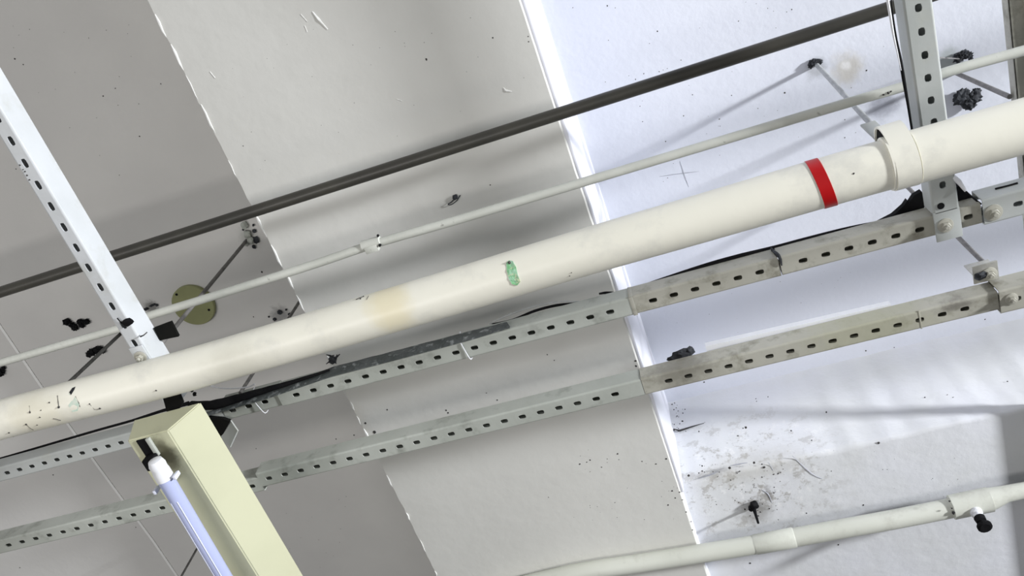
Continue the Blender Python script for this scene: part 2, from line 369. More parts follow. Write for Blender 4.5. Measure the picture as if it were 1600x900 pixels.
specks(ceil2, [(23, 92, 2), (36, 101, 1.4), (161, 150, 1.8), (251, 131, 1.4), (218, 213, 1.8), (180, 138, 1.2), (396, 495, 1.8), (409, 425, 2.4), (83, 742, 2), (252, 866, 2.4), (31, 887, 2), (400, 701, 1.6), (525, 686, 1.6), (553, 680, 2.4), (212, 824, 1.4)] + rnd(20, 20, 230, 20, 400, .6, 1, lambda x, y: x > .65 * y - 40) + rnd(14, 440, 560, 760, 890, .6, 1), SLAB)
specks(beam1, [(380, 228, 1.4), (666, 93, 2), (770, 59, 1.6), (825, 57, 1.6), (826, 65, 1.3), (766, 289, 1.5), (571, 661, 3), (585, 675, 4), (605, 640, 1.8), (855, 554, 1.8), (866, 563, 1.3), (760, 614, 1.6), (777, 625, 1.8), (700, 645, 2.4), (697, 641, 2), (906, 725, 2.2), (922, 719, 2), (917, 722, 1.6), (940, 730, 1.8), (965, 709, 2.2), (967, 718, 1.4), (949, 717, 1.2), (922, 737, 1.4), (1003, 721, 1.8), (1025, 725, 2.2), (1041, 717, 2.4), (1050, 767, 2.6), (1062, 769, 2), (1055, 778, 1.8), (1066, 781, 2), (1044, 789, 2), (961, 785, 1.4), (857, 777, 1.3), (1072, 800, 1.8), (1080, 815, 1.6), (1082, 828, 1.8), (993, 564, 3), (994, 572, 2.2)]
       + rnd(22, 880, 1060, 700, 830, .6, 1.1, lambda x, y: x < .32 * y + 815) + rnd(30, 360, 840, 20, 280, .5, .8, lambda x, y: x > .5 * y + 240 and x < .32 * y + 800 and y < 430 - .31 * x), SOFF)
specks(beam2, [(1213, 661, 0)][:0] + [(1373, 692, 3), (1165, 668, 3), (1161, 669, 1.8), (1236, 673, 2.2), (1153, 681, 2), (1076, 743, 3.4), (1140, 731, 4), (1178, 723, 3), (1194, 730, 3.4), (1097, 736, 2.2), (1092, 739, 2), (1097, 728, 2), (1209, 741, 2.4), (1268, 688, 2), (1299, 736, 1.6), (1349, 789, 2.2), (1260, 802, 2), (1310, 851, 2.2), (1172, 880, 3), (1164, 796, 2.2), (1188, 800, 2), (1185, 806, 2.4), (1172, 806, 2), (1216, 812, 1.6)]
       + rnd(60, 1085, 1230, 725, 800, .6, 2.2, lambda x, y: x > 1085 + (y - 725) * .3) + rnd(25, 1240, 1500, 700, 780, .5, 1), BEAM2)
onface = lambda x, y: PY(x, y, 1.456)
specks(beam2, [(1053, 640, 2), (1066, 658, 3), (1062, 662, 2), (1058, 650, 2), (1050, 632, 2), (1181, 623, 1.5), (1182, 627, 1.5), (1291, 644, 2), (1445, 621, 1.8), (1480, 617, 2), (1489, 621, 2), (1574, 596, 2), (1053, 672, 3), (1060, 673, 3), (1092, 674, 2), (1200, 620, 1.4), (1101, 660, 1.4)] + rnd(16, 1050, 1072, 625, 675, .8, 1.8), 0, xy=onface)
bm = bmesh.new(); tube(bm, [onface(1052, 670) , onface(1062, 673), onface(1080, 667), onface(1100, 661)], [.001, .0025, .002, .0008], 6, jit=.4)
finish(bm, 'crack', MAT['speck'], beam2)
specks(ceiling, [(1353, 548, 2.2), (1397, 543, 1.6), (1454, 547, 2), (1440, 548, 1.4), (1453, 567, 1.3), (1504, 560, 1.5), (1539, 499, 2.2), (1100, 597, 2.6)], SLAB)

# ------------------------------------------------------------------ straight pipes and conduits
t = thing('dark_conduit', 'dark brown metal conduit, uppermost pipe crossing the whole ceiling', 'pipe', (-.3, .246 * 1.58, 1.58))
bm = bmesh.new(); tube(bm, [(x, .2465 * 1.58, 1.58) for x in (-2.4, -1.2, -.3, .3, .60)] + [(.9, .3895 + .004, 1.583), (4.2, .3895 + .01, 1.59)], .0122, 28)
finish(bm, 'pipe_body', MAT['darkpipe'], t)
bm = bmesh.new(); lathe(bm, (.60, .2465 * 1.58, 1.58), (1, 0, 0), [(0, .0122), (.001, .0142), (.05, .0142), (.051, .0122)], 28)
finish(bm, 'coupling', MAT['darkpipe'], t)

t = thing('thin_conduit', 'thin grey-white conduit between the dark conduit and the thick cream pipe', 'pipe', (-.3, .514, 1.52))
bm = bmesh.new()
pts = [(-90, 592), (0, 567), (90, 541), (180, 515), (205, 506), (225, 496), (300, 473), (400, 442), (500, 410), (587, 380.5), (700, 348), (800, 318), (900, 288), (1050, 243), (1200, 198), (1320, 162), (1413, 135), (1465, 117), (1530, 98), (1600, 79), (1720, 44)]
tube(bm, [P(x, y, 1.52) for x, y in pts] + [Vector((1.6, .515, 1.52)), Vector((4, .515, 1.52))], .0088, 20, smooth_pts=3)
finish(bm, 'pipe_body', MAT['conduit'], t)
c = P(580, 383, 1.512)
bm = bmesh.new(); lathe(bm, c + Vector((-.022, 0, .008)), (1, 0, 0), [(0, .0088), (.001, .0108), (.04, .0108), (.041, .0088)], 20)
box(bm, c.x - .016, c.x + .012, c.y + .001, c.y + .015, c.z - .004, c.z + .012, .0015)
sc_ = finish(bm, 'saddle_clip', MAT['conduit'], t)
bm = bmesh.new(); blob(bm, (c.x + .018, c.y + .004, c.z - .003), .0032, 1); blob(bm, (c.x + .019, c.y - .013, c.z + .006), .003, 1)
finish(bm, 'screw', MAT['black'], sc_)
# dirt on the conduit close to the right channel
bm = bmesh.new()
for i, (x, y, r) in enumerate([(1388, 145, 2.5), (1380, 148, 2), (1392, 143, 2)]): blob(bm, Pcyl(x, y, .514, 1.52, .0088), r / 1000, 1, .4, seed=i)
o = finish(bm, 'dirt_fleck', MAT['speck'], t); o['kind'] = 'stuff'

# ---- thick cream pipe
YP, ZP, RP = .537, 1.25, .0378
t = thing('cream_pipe', 'thick cream plastic pipe with a red band crossing in front of the channels', 'pipe', (-.4, YP, ZP))
big = [P(x, y, ZP) for x, y in ((-120, 690), (0, 656), (150, 617), (300, 576.5), (500, 518), (700, 458.5), (900, 398), (1100, 340), (1300, 281.5), (1430, 245), (1600, 199), (1760, 153))]
big.append(Vector((4.0, .536, ZP)))
def yc(x):
    for a, b in zip(big, big[1:]):
        if x <= b.x: return a.y + (b.y - a.y) * (x - a.x) / (b.x - a.x)
    return big[-1].y
def Ppipe(px, py, rad):
    y = yc(P(px, py, ZP - RP).x); return Pcyl(px, py, y, ZP, rad)
bm = bmesh.new(); tube(bm, big, RP, 56, smooth_pts=4)
pipe_o = finish(bm, 'pipe_body', MAT['pipe'], t)
# slightly wider length of pipe beyond the strap (socket joint)
xs = P(1438, 250, 1.215).x
def py_at(x): return YP + .0
bm = bmesh.new(); lathe(bm, (xs, yc(xs), ZP), (1, 0, 0), [(0, RP), (.0008, RP + .0022), (.05, RP + .0022), (.052, RP + .0022), (.5, RP + .0022), (.51, RP)], 56)
finish(bm, 'pipe_socket', MAT['pipe'], t)
xr = P(1289, 283, 1.213).x; 
bm = bmesh.new(); yr = yc(xr)
lathe(bm, (xr - .0095, yr, ZP), (1, 0, 0), [(0, RP + .0002), (.0003, RP + .0010), (.0187, RP + .0010), (.019, RP + .0002)], 56)
for v in bm.verts: v.co.x += (v.co.y - yr) / RP * .0055      # the tape was wound slightly askew
finish(bm, 'red_band', MAT['red'], t)
def pipepatch(poly, lift, mat, name):
    """a thin flake lying on the pipe's surface; poly in picture survey points"""
    bm = bmesh.new()
    q = [Ppipe(x, y, RP + lift) for x, y in poly]; c = sum(q, Vector()) / len(q)
    c0 = Vector((yc(c.x), ZP)); c = Vector((c.x, *(c0 + (Vector((c.y, c.z)) - c0).normalized() * (RP + lift * 1.6))))
    top = [bm.verts.new(p) for p in q]; cv = bm.verts.new(c)
    low = [bm.verts.new(Ppipe(x, y, RP - .0006)) for x, y in poly]
    n = len(q)
    for i in range(n):
        bm.faces.new((top[i], top[(i + 1) % n], cv)); bm.faces.new((low[i], low[(i + 1) % n], top[(i + 1) % n], top[i]))
    return finish(bm, name, MAT[mat], t)
o = pipepatch([(791, 411), (795, 407), (801, 408), (806, 417), (809, 430), (813, 440), (808, 446), (800, 444), (795, 436), (792, 424)], .0012, 'green', 'green_flake')
bm = bmesh.new(); blob(bm, Ppipe(796, 410, RP + .001), .0026, 1); finish(bm, 'dark_fleck', MAT['speck'], t)
pipepatch([(108, 615), (112, 612), (118, 622), (124, 632), (121, 642), (113, 644), (107, 634)], .0005, 'greenpale', 'green_smear')
pipepatch([(108, 613), (113, 606), (118, 604), (116, 609), (111, 617)], .0008, 'tar', 'dark_smear')
bm = bmesh.new()
def drip(pts, r):
    tube(bm, [Ppipe(x, y, RP + .0002) for x, y in pts], r, 6, jit=.3)
blobs = [(47, 644, 3.2), (77, 629, 2.6), (92, 636, 4), (62, 652, 2.6), (58, 664, 2.2), (41, 663, 3.2), (14, 676, 3), (156, 638, 3), (140, 631, 2.2), (244, 610, 3.2), (568, 463, 2), (563, 467, 2), (1334, 271, 2.2), (890, 431, 1.6), (893, 426, 1.4), (64, 641, 1.8)]
for i, (x, y, r) in enumerate(blobs): blob(bm, Ppipe(x, y, RP), r / 1500, 1, .4, 2, seed=i)
drip([(90, 618), (91, 628), (92, 636)], .0007); drip([(46, 634), (47, 644)], .0005); drip([(83, 654), (88, 655), (95, 657)], .0006); drip([(140, 631), (148, 640), (156, 639)], .0005)
drip([(41, 663), (47, 669), (52, 672)], .0005); drip([(556, 468), (568, 463)], .0006); drip([(573, 468), (576, 462)], .0003)
drip([(118, 619), (123, 629), (125, 636)], .0005)
o = finish(bm, 'dark_drips', MAT['speck'], t); o['kind'] = 'stuff'

# ---- strap that carries the pipe at the right channel
x0, x1 = .292, .352
x0 = P(1400, 262, 1.212).x; x1 = xs - .001
YS = yc((x0 + x1) / 2)
t = thing('pipe_strap', 'wide white strap looped loosely around the thick cream pipe', 'strap', ((x0 + x1) / 2, YS, ZP + .05))
bm = bmesh.new(); n = 48; rings = []
for k in range(n):
    a = 2 * math.pi * k / n
    y = math.cos(a); z = math.sin(a)
    ro = RP + .0035; up = max(z * .8 - y * .6, 0); yy = y * ro - .014 * up; zz = z * ro + .018 * up
    rings.append([(x0, yy, zz), (x1, yy, zz), (x1, yy * .945, zz * .945), (x0, yy * .945, zz * .945)])
vs = [[bm.verts.new((p[0], YS + p[1], ZP + p[2])) for p in r] for r in rings]
for i in range(n):
    a, b = vs[i], vs[(i + 1) % n]
    for k in range(4): bm.faces.new((a[k], a[(k + 1) % 4], b[(k + 1) % 4], b[k]))
finish(bm, 'strap_band', MAT['pipe'], t)
bm = bmesh.new(); box(bm, x0 + .004, x1 - .006, YS - .018, YS - .014, ZP + .045, ZP + .15, .001)
finish(bm, 'strap_tab', MAT['chanW'], t)
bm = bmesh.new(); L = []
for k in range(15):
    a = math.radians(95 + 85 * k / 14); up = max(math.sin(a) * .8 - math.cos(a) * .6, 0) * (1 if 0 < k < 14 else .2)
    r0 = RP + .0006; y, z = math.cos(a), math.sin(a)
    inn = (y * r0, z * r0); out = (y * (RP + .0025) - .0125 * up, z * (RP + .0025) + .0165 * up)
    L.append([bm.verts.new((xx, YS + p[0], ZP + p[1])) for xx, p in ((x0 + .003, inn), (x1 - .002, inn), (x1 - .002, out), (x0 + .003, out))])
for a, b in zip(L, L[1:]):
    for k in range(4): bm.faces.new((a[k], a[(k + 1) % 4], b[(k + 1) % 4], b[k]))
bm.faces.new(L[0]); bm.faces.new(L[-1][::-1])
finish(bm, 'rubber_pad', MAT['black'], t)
bm = bmesh.new(); lathe(bm, (x0 - .004, YS - .001, ZP), (1, 0, 0), [(0, RP), (.0008, RP + .003), (.005, RP + .003), (.006, RP)], 48)
finish(bm, 'strap_liner', MAT['pipe'], t)

# ---- bottom pipe with tee and drain tap
YB, ZB, RB = 1.555 / 1.6 * 1.69, 1.69, .024
t = thing('lower_pipe', 'cream pipe along the lower right edge with tee and black drain tap', 'pipe', (.2, YB, ZB))
bm = bmesh.new()
pb = [(760, 929), (890, 897), (1000, 880), (1100, 864), (1180, 851), (1300, 829), (1400, 811), (1490, 793)]
pp = [P(x, y, ZB) for x, y in pb]; tube(bm, pp, RB, 36, smooth_pts=3)
finish(bm, 'pipe_body', MAT['lowpipe'], t)
a = P(1485, 793, ZB); b = P(1548, 780, ZB)
bm = bmesh.new(); tube(bm, [a, a + (b - a) * .02, b - (b - a) * .02, b], [RB, RB + .006, RB + .006, RB], 36)
finish(bm, 'tee_fitting', MAT['lowpipe'], t)
bm = bmesh.new(); c2 = P(1552, 778, ZB); tube(bm, [P(1540, 781, ZB), c2, P(1572, 771.5, ZB), P(1600, 766, ZB), P(1720, 742, ZB)], [RB + .004, RB + .002, RB - .004, RB - .005, RB - .005], 32)
finish(bm, 'pipe_branch', MAT['lowpipe'], t)
xa = P(1180, 851, ZB).x
bm = bmesh.new(); tube(bm, [P(1178, 851.5, ZB), P(1180, 851, ZB), P(1240, 840, ZB), P(1242, 839.6, ZB)], [RB, RB + .0015, RB + .0015, RB], 36)
finish(bm, 'pipe_sleeve', MAT['lowpipe'], t)
c = P(1517, 787, ZB)
bm = bmesh.new(); lathe(bm, c, (0, 0, -1), [(0, .014), (.036, .014), (.038, .010), (.050, .010)], 20)
boss = finish(bm, 'tap_boss', MAT['white'], t)
bm = bmesh.new(); lathe(bm, c + Vector((0, 0, -.050)), (0, 0, -1), [(0, .013), (.012, .012), (.013, .006), (.026, .006)], 16)
lathe(bm, c + Vector((0, 0, -.074)), (0, 0, -1), [(0, .014), (.002, .017), (.008, .017), (.011, .012)], 14)
tp = finish(bm, 'tap_wheel', MAT['black'], boss, smooth=30)
specks(t, [(1484, 783, 2.6), (1487, 794, 2.2), (1490, 801, 4)], 1.663, 'rust_flecks', 'speck', 1)

# ------------------------------------------------------------------ slotted channels
def channel_mesh(t0, pitch, ta, tb, c, zb, axis, w=.040, h=.040, th=.0022, slot=.0165, sw=.0096, holes=True, soff=0):
    """C channel, web down with slots; t runs along the axis, s across it"""
    bm = bmesh.new()
    def m(tt, s, z): return bm.verts.new((tt, c + s, z) if axis == 'X' else (c + s, tt, z))
    rc = .004; e = w / 2 - rc; lip = min(.0165, w / 2 - .0035)
    # slotted web
    k0 = math.ceil((ta - t0) / pitch + .5); k1 = math.floor((tb - t0) / pitch - .5)
    if not holes: k0, k1 = 1, 0
    def plain(a, b):
        if b - a < 1e-4: return
        v = [m(a, -e, zb), m(b, -e, zb), m(b, e, zb), m(a, e, zb)]; u = [m(a, -e, zb + th), m(b, -e, zb + th), m(b, e, zb + th), m(a, e, zb + th)]
        bm.faces.new(v); bm.faces.new(u[::-1])
    if k1 >= k0:
        plain(ta, t0 + (k0 - .5) * pitch); plain(t0 + (k1 + .5) * pitch, tb)
    else: plain(ta, tb)
    hs = slot / 2 - sw / 2; q = sw / 2
    for k in range(k0, k1 + 1):
        ct = t0 + k * pitch; hole = []; outer = []; hp = pitch / 2
        for (sx, sy, angs) in ((1, 1, (0, 45, 90)), (-1, 1, (90, 135, 180)), (-1, -1, (180, 225, 270)), (1, -1, (270, 315, 360))):
            for j, an in enumerate(angs):
                A = math.radians(an); rr = q * (1.12 if an % 90 else 1)
                cx = sx * hs; cy = 0
                px, py = cx + math.cos(A) * rr, math.sin(A) * rr
                hole.append((px, py + soff))
                if an % 90: outer.append((sx * hp, sy * e))
                elif an in (0, 180, 360): outer.append((sx * hp, sy * e * .35))
                else: outer.append((sx * hp * .45, sy * e))
        n = len(hole)
        for zz, fl in ((zb, 0), (zb + th, 1)):
            pass
        ho = [m(ct + a, b, zb) for a, b in hole]; hi = [m(ct + a, b, zb + th) for a, b in hole]
        oo = [m(ct + a, b, zb) for a, b in outer]; oi = [m(ct + a, b, zb + th) for a, b in outer]
        for i in range(n):
            j = (i + 1) % n
            bm.faces.new((oo[i], oo[j], ho[j], ho[i])); bm.faces.new((oi[j], oi[i], hi[i], hi[j])); bm.faces.new((ho[i], ho[j], hi[j], hi[i]))
    # flanges with lips
    for sgn in (1, -1):
        pr = [(e, zb)]
        for k in range(1, 5):
            A = -math.pi / 2 + math.pi / 2 * k / 4; pr.append((e + rc * math.cos(A), zb + rc + rc * math.sin(A)))
        pr += [(w / 2, zb + h), (w / 2 - lip, zb + h), (w / 2 - lip, zb + h - .006), (w / 2 - lip + th, zb + h - .006), (w / 2 - lip + th, zb + h - th), (w / 2 - th, zb + h - th), (w / 2 - th, zb + rc), (e, zb + th)]
        a = [m(ta, sgn * s, z) for s, z in pr]; b = [m(tb, sgn * s, z) for s, z in pr]
        for i in range(len(pr)):
            j = (i + 1) % len(pr)
            if i == len(pr) - 1: continue
            bm.faces.new((a[i], a[j], b[j], b[i]))
        bm.faces.new(a); bm.faces.new(b[::-1])
    bmesh.ops.remove_doubles(bm, verts=bm.verts, dist=1e-5)
    bmesh.ops.recalc_face_normals(bm, faces=bm.faces)
    for f in bm.faces:
        f.normal_update()
        zs = [v.co.z for v in f.verts]
        if max(zs) - min(zs) < 1e-5:
            want = {0: -1, 1: 1}.get(0 if abs(zs[0] - zb) < 1e-5 else 1 if abs(zs[0] - zb - th) < 1e-5 else 2)
            if want and f.normal.z * want < 0: f.normal_flip()
    return bm
def channel(label, mat, parent_base, *a, **k):
    t = thing('slotted_channel', label, 'metal channel', parent_base, 'slotted metal channels hung under the ceiling')
    finish(channel_mesh(*a, **k), 'channel_body', MAT[mat], t, smooth=35, recalc=False)
    return t
ZH = 1.45
# cross channel on the left, carrying the lamp
chL = channel('bright white slotted channel running down the upper left to the lamp end', 'chanL', (-1.013, .3, 1.30), P(197.5, 506.5, 1.30).y, .0404, -.25, P(285, 629, 1.30).y, -1.0145, 1.30, 'Y', w=.031, h=.052)
bolt(chL, (-1.015, P(222, 557, 1.296).y, 1.296), .007)
bm = bmesh.new(); box(bm, -1.029, -1.0005, P(217, 540, 1.298).y, P(217, 540, 1.298).y + .075, 1.2965, 1.2995, .0006)
finish(bm, 'splice_plate', MAT['chanL'], chL)
bm = bmesh.new(); q = P(196, 505, 1.295); blob(bm, q + Vector((.004, .0, .002)), .009, 2, .4, sq=(1.3, .8, .4)); tube(bm, [P(183, 497, 1.297), P(190, 505, 1.297), P(200, 503, 1.297)], .0012, 6)
finish(bm, 'tar_spot', MAT['black'], chL)
bm = bmesh.new(); tube(bm, [P(219, 526, 1.294), P(224, 524, 1.294), P(230, 519, 1.30)], .0012, 6, jit=.5)
for i, (x, y, r) in enumerate([(31, 258, 2), (25, 264, 1.4), (39, 268, 2), (42, 274, 2.4), (46, 281, 2), (36, 265, 1.5)]): blob(bm, P(x, y, 1.2995), r / 1300, 1, .4, seed=i)
o = finish(bm, 'dark_flecks', MAT['speck'], chL); o['kind'] = 'stuff'

# cross channel on the right, running down to channel one
yend = P(1470, 338, 1.44).y
chR = channel('upright grey slotted channel at upper right passing behind the cream pipe', 'chanW', (.433, .5, 1.44), P(1455.7, 192, 1.44).y, .0386, -.2, .728, .437, 1.44, 'Y', w=.044, h=.044, slot=.0135, sw=.0108, soff=.0)
bm = bmesh.new(); box(bm, .437 - .022, .437 + .022, .726, .784, 1.440, 1.4435, .0008)
finish(bm, 'end_plate', MAT['chanW'], chR)
c = P(1477, 352, 1.440); bolt(chR, (c.x, c.y, 1.440), .008)
bm = bmesh.new(); c = P(1470, 322, 1.439); lathe(bm, (c.x, c.y, 1.4395), (0, 0, -1), [(0, .0060), (.0012, .0060)], 16)
finish(bm, 'bolt_hole_plug', MAT['black'], chR)
bm = bmesh.new(); q = [P(1488, 276, 1.445), P(1498, 284, 1.44), P(1509, 299, 1.43)]
tube(bm, q, [.005, .0045, .002], 10, smooth_pts=4)
finish(bm, 'bent_tab', MAT['white'], chR)

# far right narrow channel that runs on under the cross beam
t = thing('narrow_channel', 'narrow cream channel at the far right edge, behind the thin conduit', 'metal channel', (.695, .7, 1.735))
a = P(1573, 78, 1.735); b = P(1603, 420, 1.735)
bm = bmesh.new(); box(bm, .683, .711, -1.2, 3.5, 1.735, 1.7375, .0005); box(bm, .683, .6855, -1.2, 3.5, 1.735, 1.764, .0005); box(bm, .7085, .711, -1.2, 3.5, 1.727, 1.764, .0005)
finish(bm, 'channel_body', MAT['chanR'], t, smooth=30)

# channel one (nearer the pipe), in lengths butted together
Y1 = .757
def xat(px, py, h=ZH): return P(px, py, h).x
pA = (xat(188, 691) - xat(12.5, 741)) / 9
chs = []
chs.append(channel('slotted channel left of the lamp, directly under the thick cream pipe', 'chanW', (-1.4, .76, ZH), xat(12.5, 741), pA, -2.0, -1.035, .760, ZH, 'X', w=.038, h=.040, slot=.0150, sw=.0092))
chs.append(channel('short stained slotted channel length emerging right of the lamp', 'chan', (-.98, .757, ZH), xat(387, 635), .0390, -1.035, xat(434, 620), .7545, ZH + .003, 'X', slot=.0160))
p12 = .0400
chs.append(channel('long slotted channel between lamp and white beam edge, below the cream pipe', 'chan', (-.5, .757, ZH), xat(860, 510.5), p12, xat(434, 620) + .0005, xat(984, 470), Y1 - .001, ZH, 'X', slot=.0160))
chs.append(channel('cream-stained slotted channel just right of the beam edge, upper of two', 'chanR', (.0, .757, ZH), xat(1053, 461), .0405, xat(984, 470) + .002, xat(1214, 400), Y1 - .001, ZH + .001, 'X', slot=.0160))
chs.append(channel('cream-stained slotted channel ending at the upright channel, upper right', 'chanR', (.3, .757, ZH), xat(1255, 408), .0410, xat(1214, 400) + .0025, xat(1534, 338), Y1 - .002, ZH, 'X', slot=.0160))
x2 = xat(1535, 335)
chs.append(channel('slotted channel piece at the right edge with one big bolt', 'chanW', (x2 + .05, .757, ZH), xat(1589, 320.7), .041, x2, 4.0, .752, ZH - .006, 'X', w=.05, h=.045, slot=.0160))
c = P(1552, 332, ZH - .006); bolt(chs[-1], c, .009)
# white tie wires round channel one
def tie(parent, px, py, lean=.006, mat='white', r=.0012, nm='tie_wire'):
    bm = bmesh.new(); x = xat(px, py)
    tube(bm, [(x - lean, Y1 - .023, ZH + .042), (x - lean * .6, Y1 - .0225, ZH + .01), (x, Y1 - .021, ZH - .001), (x + lean * .4, Y1, ZH - .0022), (x + lean, Y1 + .0215, ZH - .001), (x + lean * 1.2, Y1 + .0225, ZH + .02)], r, 8, smooth_pts=3)
    finish(bm, nm, MAT[mat], parent)
tie(chs[2], 724, 545); tie(chs[1], 397, 627, .010, 'white', .0009)
bm = bmesh.new(); x = xat(985, 465); box(bm, x - .004, x + .004, Y1 - .0215, Y1 + .0198, ZH - .0006, ZH + .0006, .0002); box(bm, x - .004, x + .004, Y1 - .0217, Y1 - .0207, ZH - .0006, ZH + .041, .0002)
finish(bm, 'joint_strap', MAT['chanR'], chs[3])
bm = bmesh.new(); x = xat(1216, 400)
tube(bm, [(x - .005, Y1 - .0235, ZH + .041), (x - .003, Y1 - .0235, ZH + .02), (x + .001, Y1 - .022, ZH + .0), (x + .002, Y1 - .004, ZH - .0015)], [.0015, .0035, .003, .001], 8, jit=.4, smooth_pts=3)
finish(bm, 'tar_streak', MAT['tar'], chs[4])

# channel two
Y2 = .939
p2 = .0395
x_e = xat(1560, 470)
ch2a = channel('long slotted channel crossing from the lamp to the right, lower of the two', 'chan', (-.7, Y2, ZH), xat(732.5, 672), .0397, -1.04, xat(1004, 604), Y2 + .001, ZH, 'X', slot=.0160)
ch2b = channel('cream-stained slotted channel right of the beam edge, lower of two', 'chanR', (.2, Y2, ZH), xat(1202.5, 557), .0400, xat(1004, 604) + .0008, x_e, Y2, ZH, 'X', slot=.0160)
ch2l = channel('slotted channel at the lower left corner, left of the tube lamp', 'chan', (-1.4, .952, ZH), xat(14, 852.5), (xat(254, 795) - xat(14, 852.5)) / 11, -2.0, -1.04, .950, ZH, 'X', slot=.0160)
ch2r = channel('slotted channel end piece at right edge with a rusty bolt, lower row', 'chanR', (x_e + .1, Y2, ZH), xat(1660, 445), .04, x_e + .0005, 4.0, Y2 + .001, ZH - .006, 'X', w=.05, h=.048, slot=.0160)
c = P(1580, 467, ZH - .006); bolt(ch2r, c, .007)
bm = bmesh.new(); c = P(1436, 488, ZH); box(bm, c.x - .0015, c.x + .0015, Y2 - .0202, Y2 + .0198, ZH - .0006, ZH + .001, .0002)
finish(bm, 'joint_strap', MAT['chanR'], ch2b)
# white flat strip lying on channel two
bm = bmesh.new(); a = P(1103, 544, 1.497); b = P(1392, 476, 1.492)
d = (b - a).normalized(); s = Vector((-d.y, d.x, 0))
va = [a, b, b + s * .03, a + s * .03]
prof = [a - s * .004, b - s * .001, b + s * .03, a + s * .03]
lo_ = [bm.verts.new(q) for q in prof]; up = [bm.verts.new(q + Vector((0, 0, .014))) for q in prof]
bm.faces.new(lo_); bm.faces.new(up[::-1])
for i in range(4): bm.faces.new((lo_[i], lo_[(i + 1) % 4], up[(i + 1) % 4], up[i]))
tag(finish(bm, 'cable_cover', MAT['white'], smooth=0), 'thin white plastic strip lying along the top of the lower channel', 'strip')
bm = bmesh.new(); c = P(1066, 553, 1.50)
blob(bm, c, .013, 2, .5, 3, (1.7, .7, .6)); blob(bm, c + Vector((-.022, .004, 0)), .006, 2, .5, 3, (1.8, .7, .6)); blob(bm, c + Vector((.016, -.001, .002)), .008, 2, .5, 3)
tag(finish(bm, 'dirt_clump', MAT['tar']), 'small black dirt clump sitting on the lower channel right of the beam edge', 'debris')

# bracket plate on the lower channel, far right
c = P(1540, 424, 1.475)
t = thing('rod_bracket', 'small square grey bracket with a bolt under the hanging rod, far right', 'bracket', (c.x, c.y, 1.49))
bm = bmesh.new(); box(bm, c.x - .022, c.x + .022, c.y - .016, c.y + .022, 1.475, 1.479, .001); box(bm, c.x - .022, c.x + .022, c.y + .002, c.y + .005, 1.479, 1.52, .001)
finish(bm, 'bracket_plate', MAT['steel'], t)
q = P(1546, 428, 1.475); bolt(t, q, .008)
bm = bmesh.new(); q = P(1532, 431, 1.472); blob(bm, q, .009, 2, .5, 3, (1.2, .8, .5)); finish(bm, 'tar_lump', MAT['tar'], t)

# ------------------------------------------------------------------ fluorescent batten
YF, YFE = .640, 1.86
t = thing('tube_lamp', 'cream metal batten lamp with one bare bluish-white tube, lower left', 'lamp', (-1.02, 1.2, 1.28))
zb_, zt_ = 1.220, 1.282
xl0, xl1 = P(198, 688, zb_).x, P(262, 673, zb_).x
tl0, tl1 = P(205, 655, zt_).x + .004, P(315, 629, zt_).x
yb0 = P(230, 681, zb_).y; yt0 = P(262, 642, zt_).y
bm = bmesh.new(); e = .003
# tapered tray, four faces with a small soft arris
pf = [(xl0, yb0, zb_), (xl1, yb0, zb_), (tl1, yt0, zt_), (tl0, yt0, zt_)]
pbk = [(xl0, YFE, zb_), (xl1, YFE, zb_), (tl1, YFE + .02, zt_), (tl0, YFE + .02, zt_)]
va = [bm.verts.new(p) for p in pf]; vb = [bm.verts.new(p) for p in pbk]
bm.faces.new(va[::-1]); bm.faces.new(vb)
for i in range(4): bm.faces.new((va[i], va[(i + 1) % 4], vb[(i + 1) % 4], vb[i]))
bmesh.ops.bevel(bm, geom=list(bm.edges), offset=.0022, segments=3, affect='EDGES')
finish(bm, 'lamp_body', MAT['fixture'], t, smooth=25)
# lamp holder: dark slot with a pale tab
a = P(234, 698, zb_)
bm = bmesh.new(); box(bm, a.x - .017, a.x + .004, a.y - .020, a.y + .024, zb_ - .003, zb_ + .001, .0008); box(bm, a.x - .012, a.x + .010, a.y + .012, a.y + .036, zb_ - .026, zb_, .002)
finish(bm, 'lamp_holder', MAT['black'], t)
bm = bmesh.new(); box(bm, a.x + .004, a.x + .012, a.y - .020, a.y + .020, zb_ - .006, zb_ + .001, .0008)
finish(bm, 'holder_tab', MAT['chan'], t)
zt = 1.178; A = P(241, 718, zt); B = P(352, 905, zt)
d = (B - A).normalized(); A2 = P(258, 745, zt)
bm = bmesh.new(); tube(bm, [A, A + d * .002, A + d * .012, A + d * .02, A + d * .028, A + d * .044, A + d * .0445], [.008, .0125, .0155, .0145, .0158, .0165, .014], 24, jit=.02)
finish(bm, 'tube_cap', MAT['white'], t)
bm = bmesh.new(); tube(bm, [A + d * .044, A + d * .045, A + d * 1.1], [.012, .0150, .0150], 32)
tb = finish(bm, 'lamp_tube', MAT['tube'], t)
bm = bmesh.new()
for off in (-.006, .007):
    sd = Vector((d.y, -d.x, 0)); tube(bm, [A + d * .09 + sd * off + Vector((0, 0, -.0135)), A + d * 1.1 + sd * off + Vector((0, 0, -.0135))], .0011, 6)
finish(bm, 'tube_seam', MAT['tubestrip'], t)
# spring clips that hold the tube
for (px, py) in ((276, 742), (245, 765), (268, 757)):
    q = P(px, py, 1.178); bm = bmesh.new(); box(bm, q.x - .003, q.x + .003, q.y - .004, q.y + .004, 1.168, 1.186, .001)
    if px != 268: finish(bm, 'tube_clip', MAT['tubestrip'], t)
    else:
        finish(bm, 'tube_clip', MAT['white'], t)

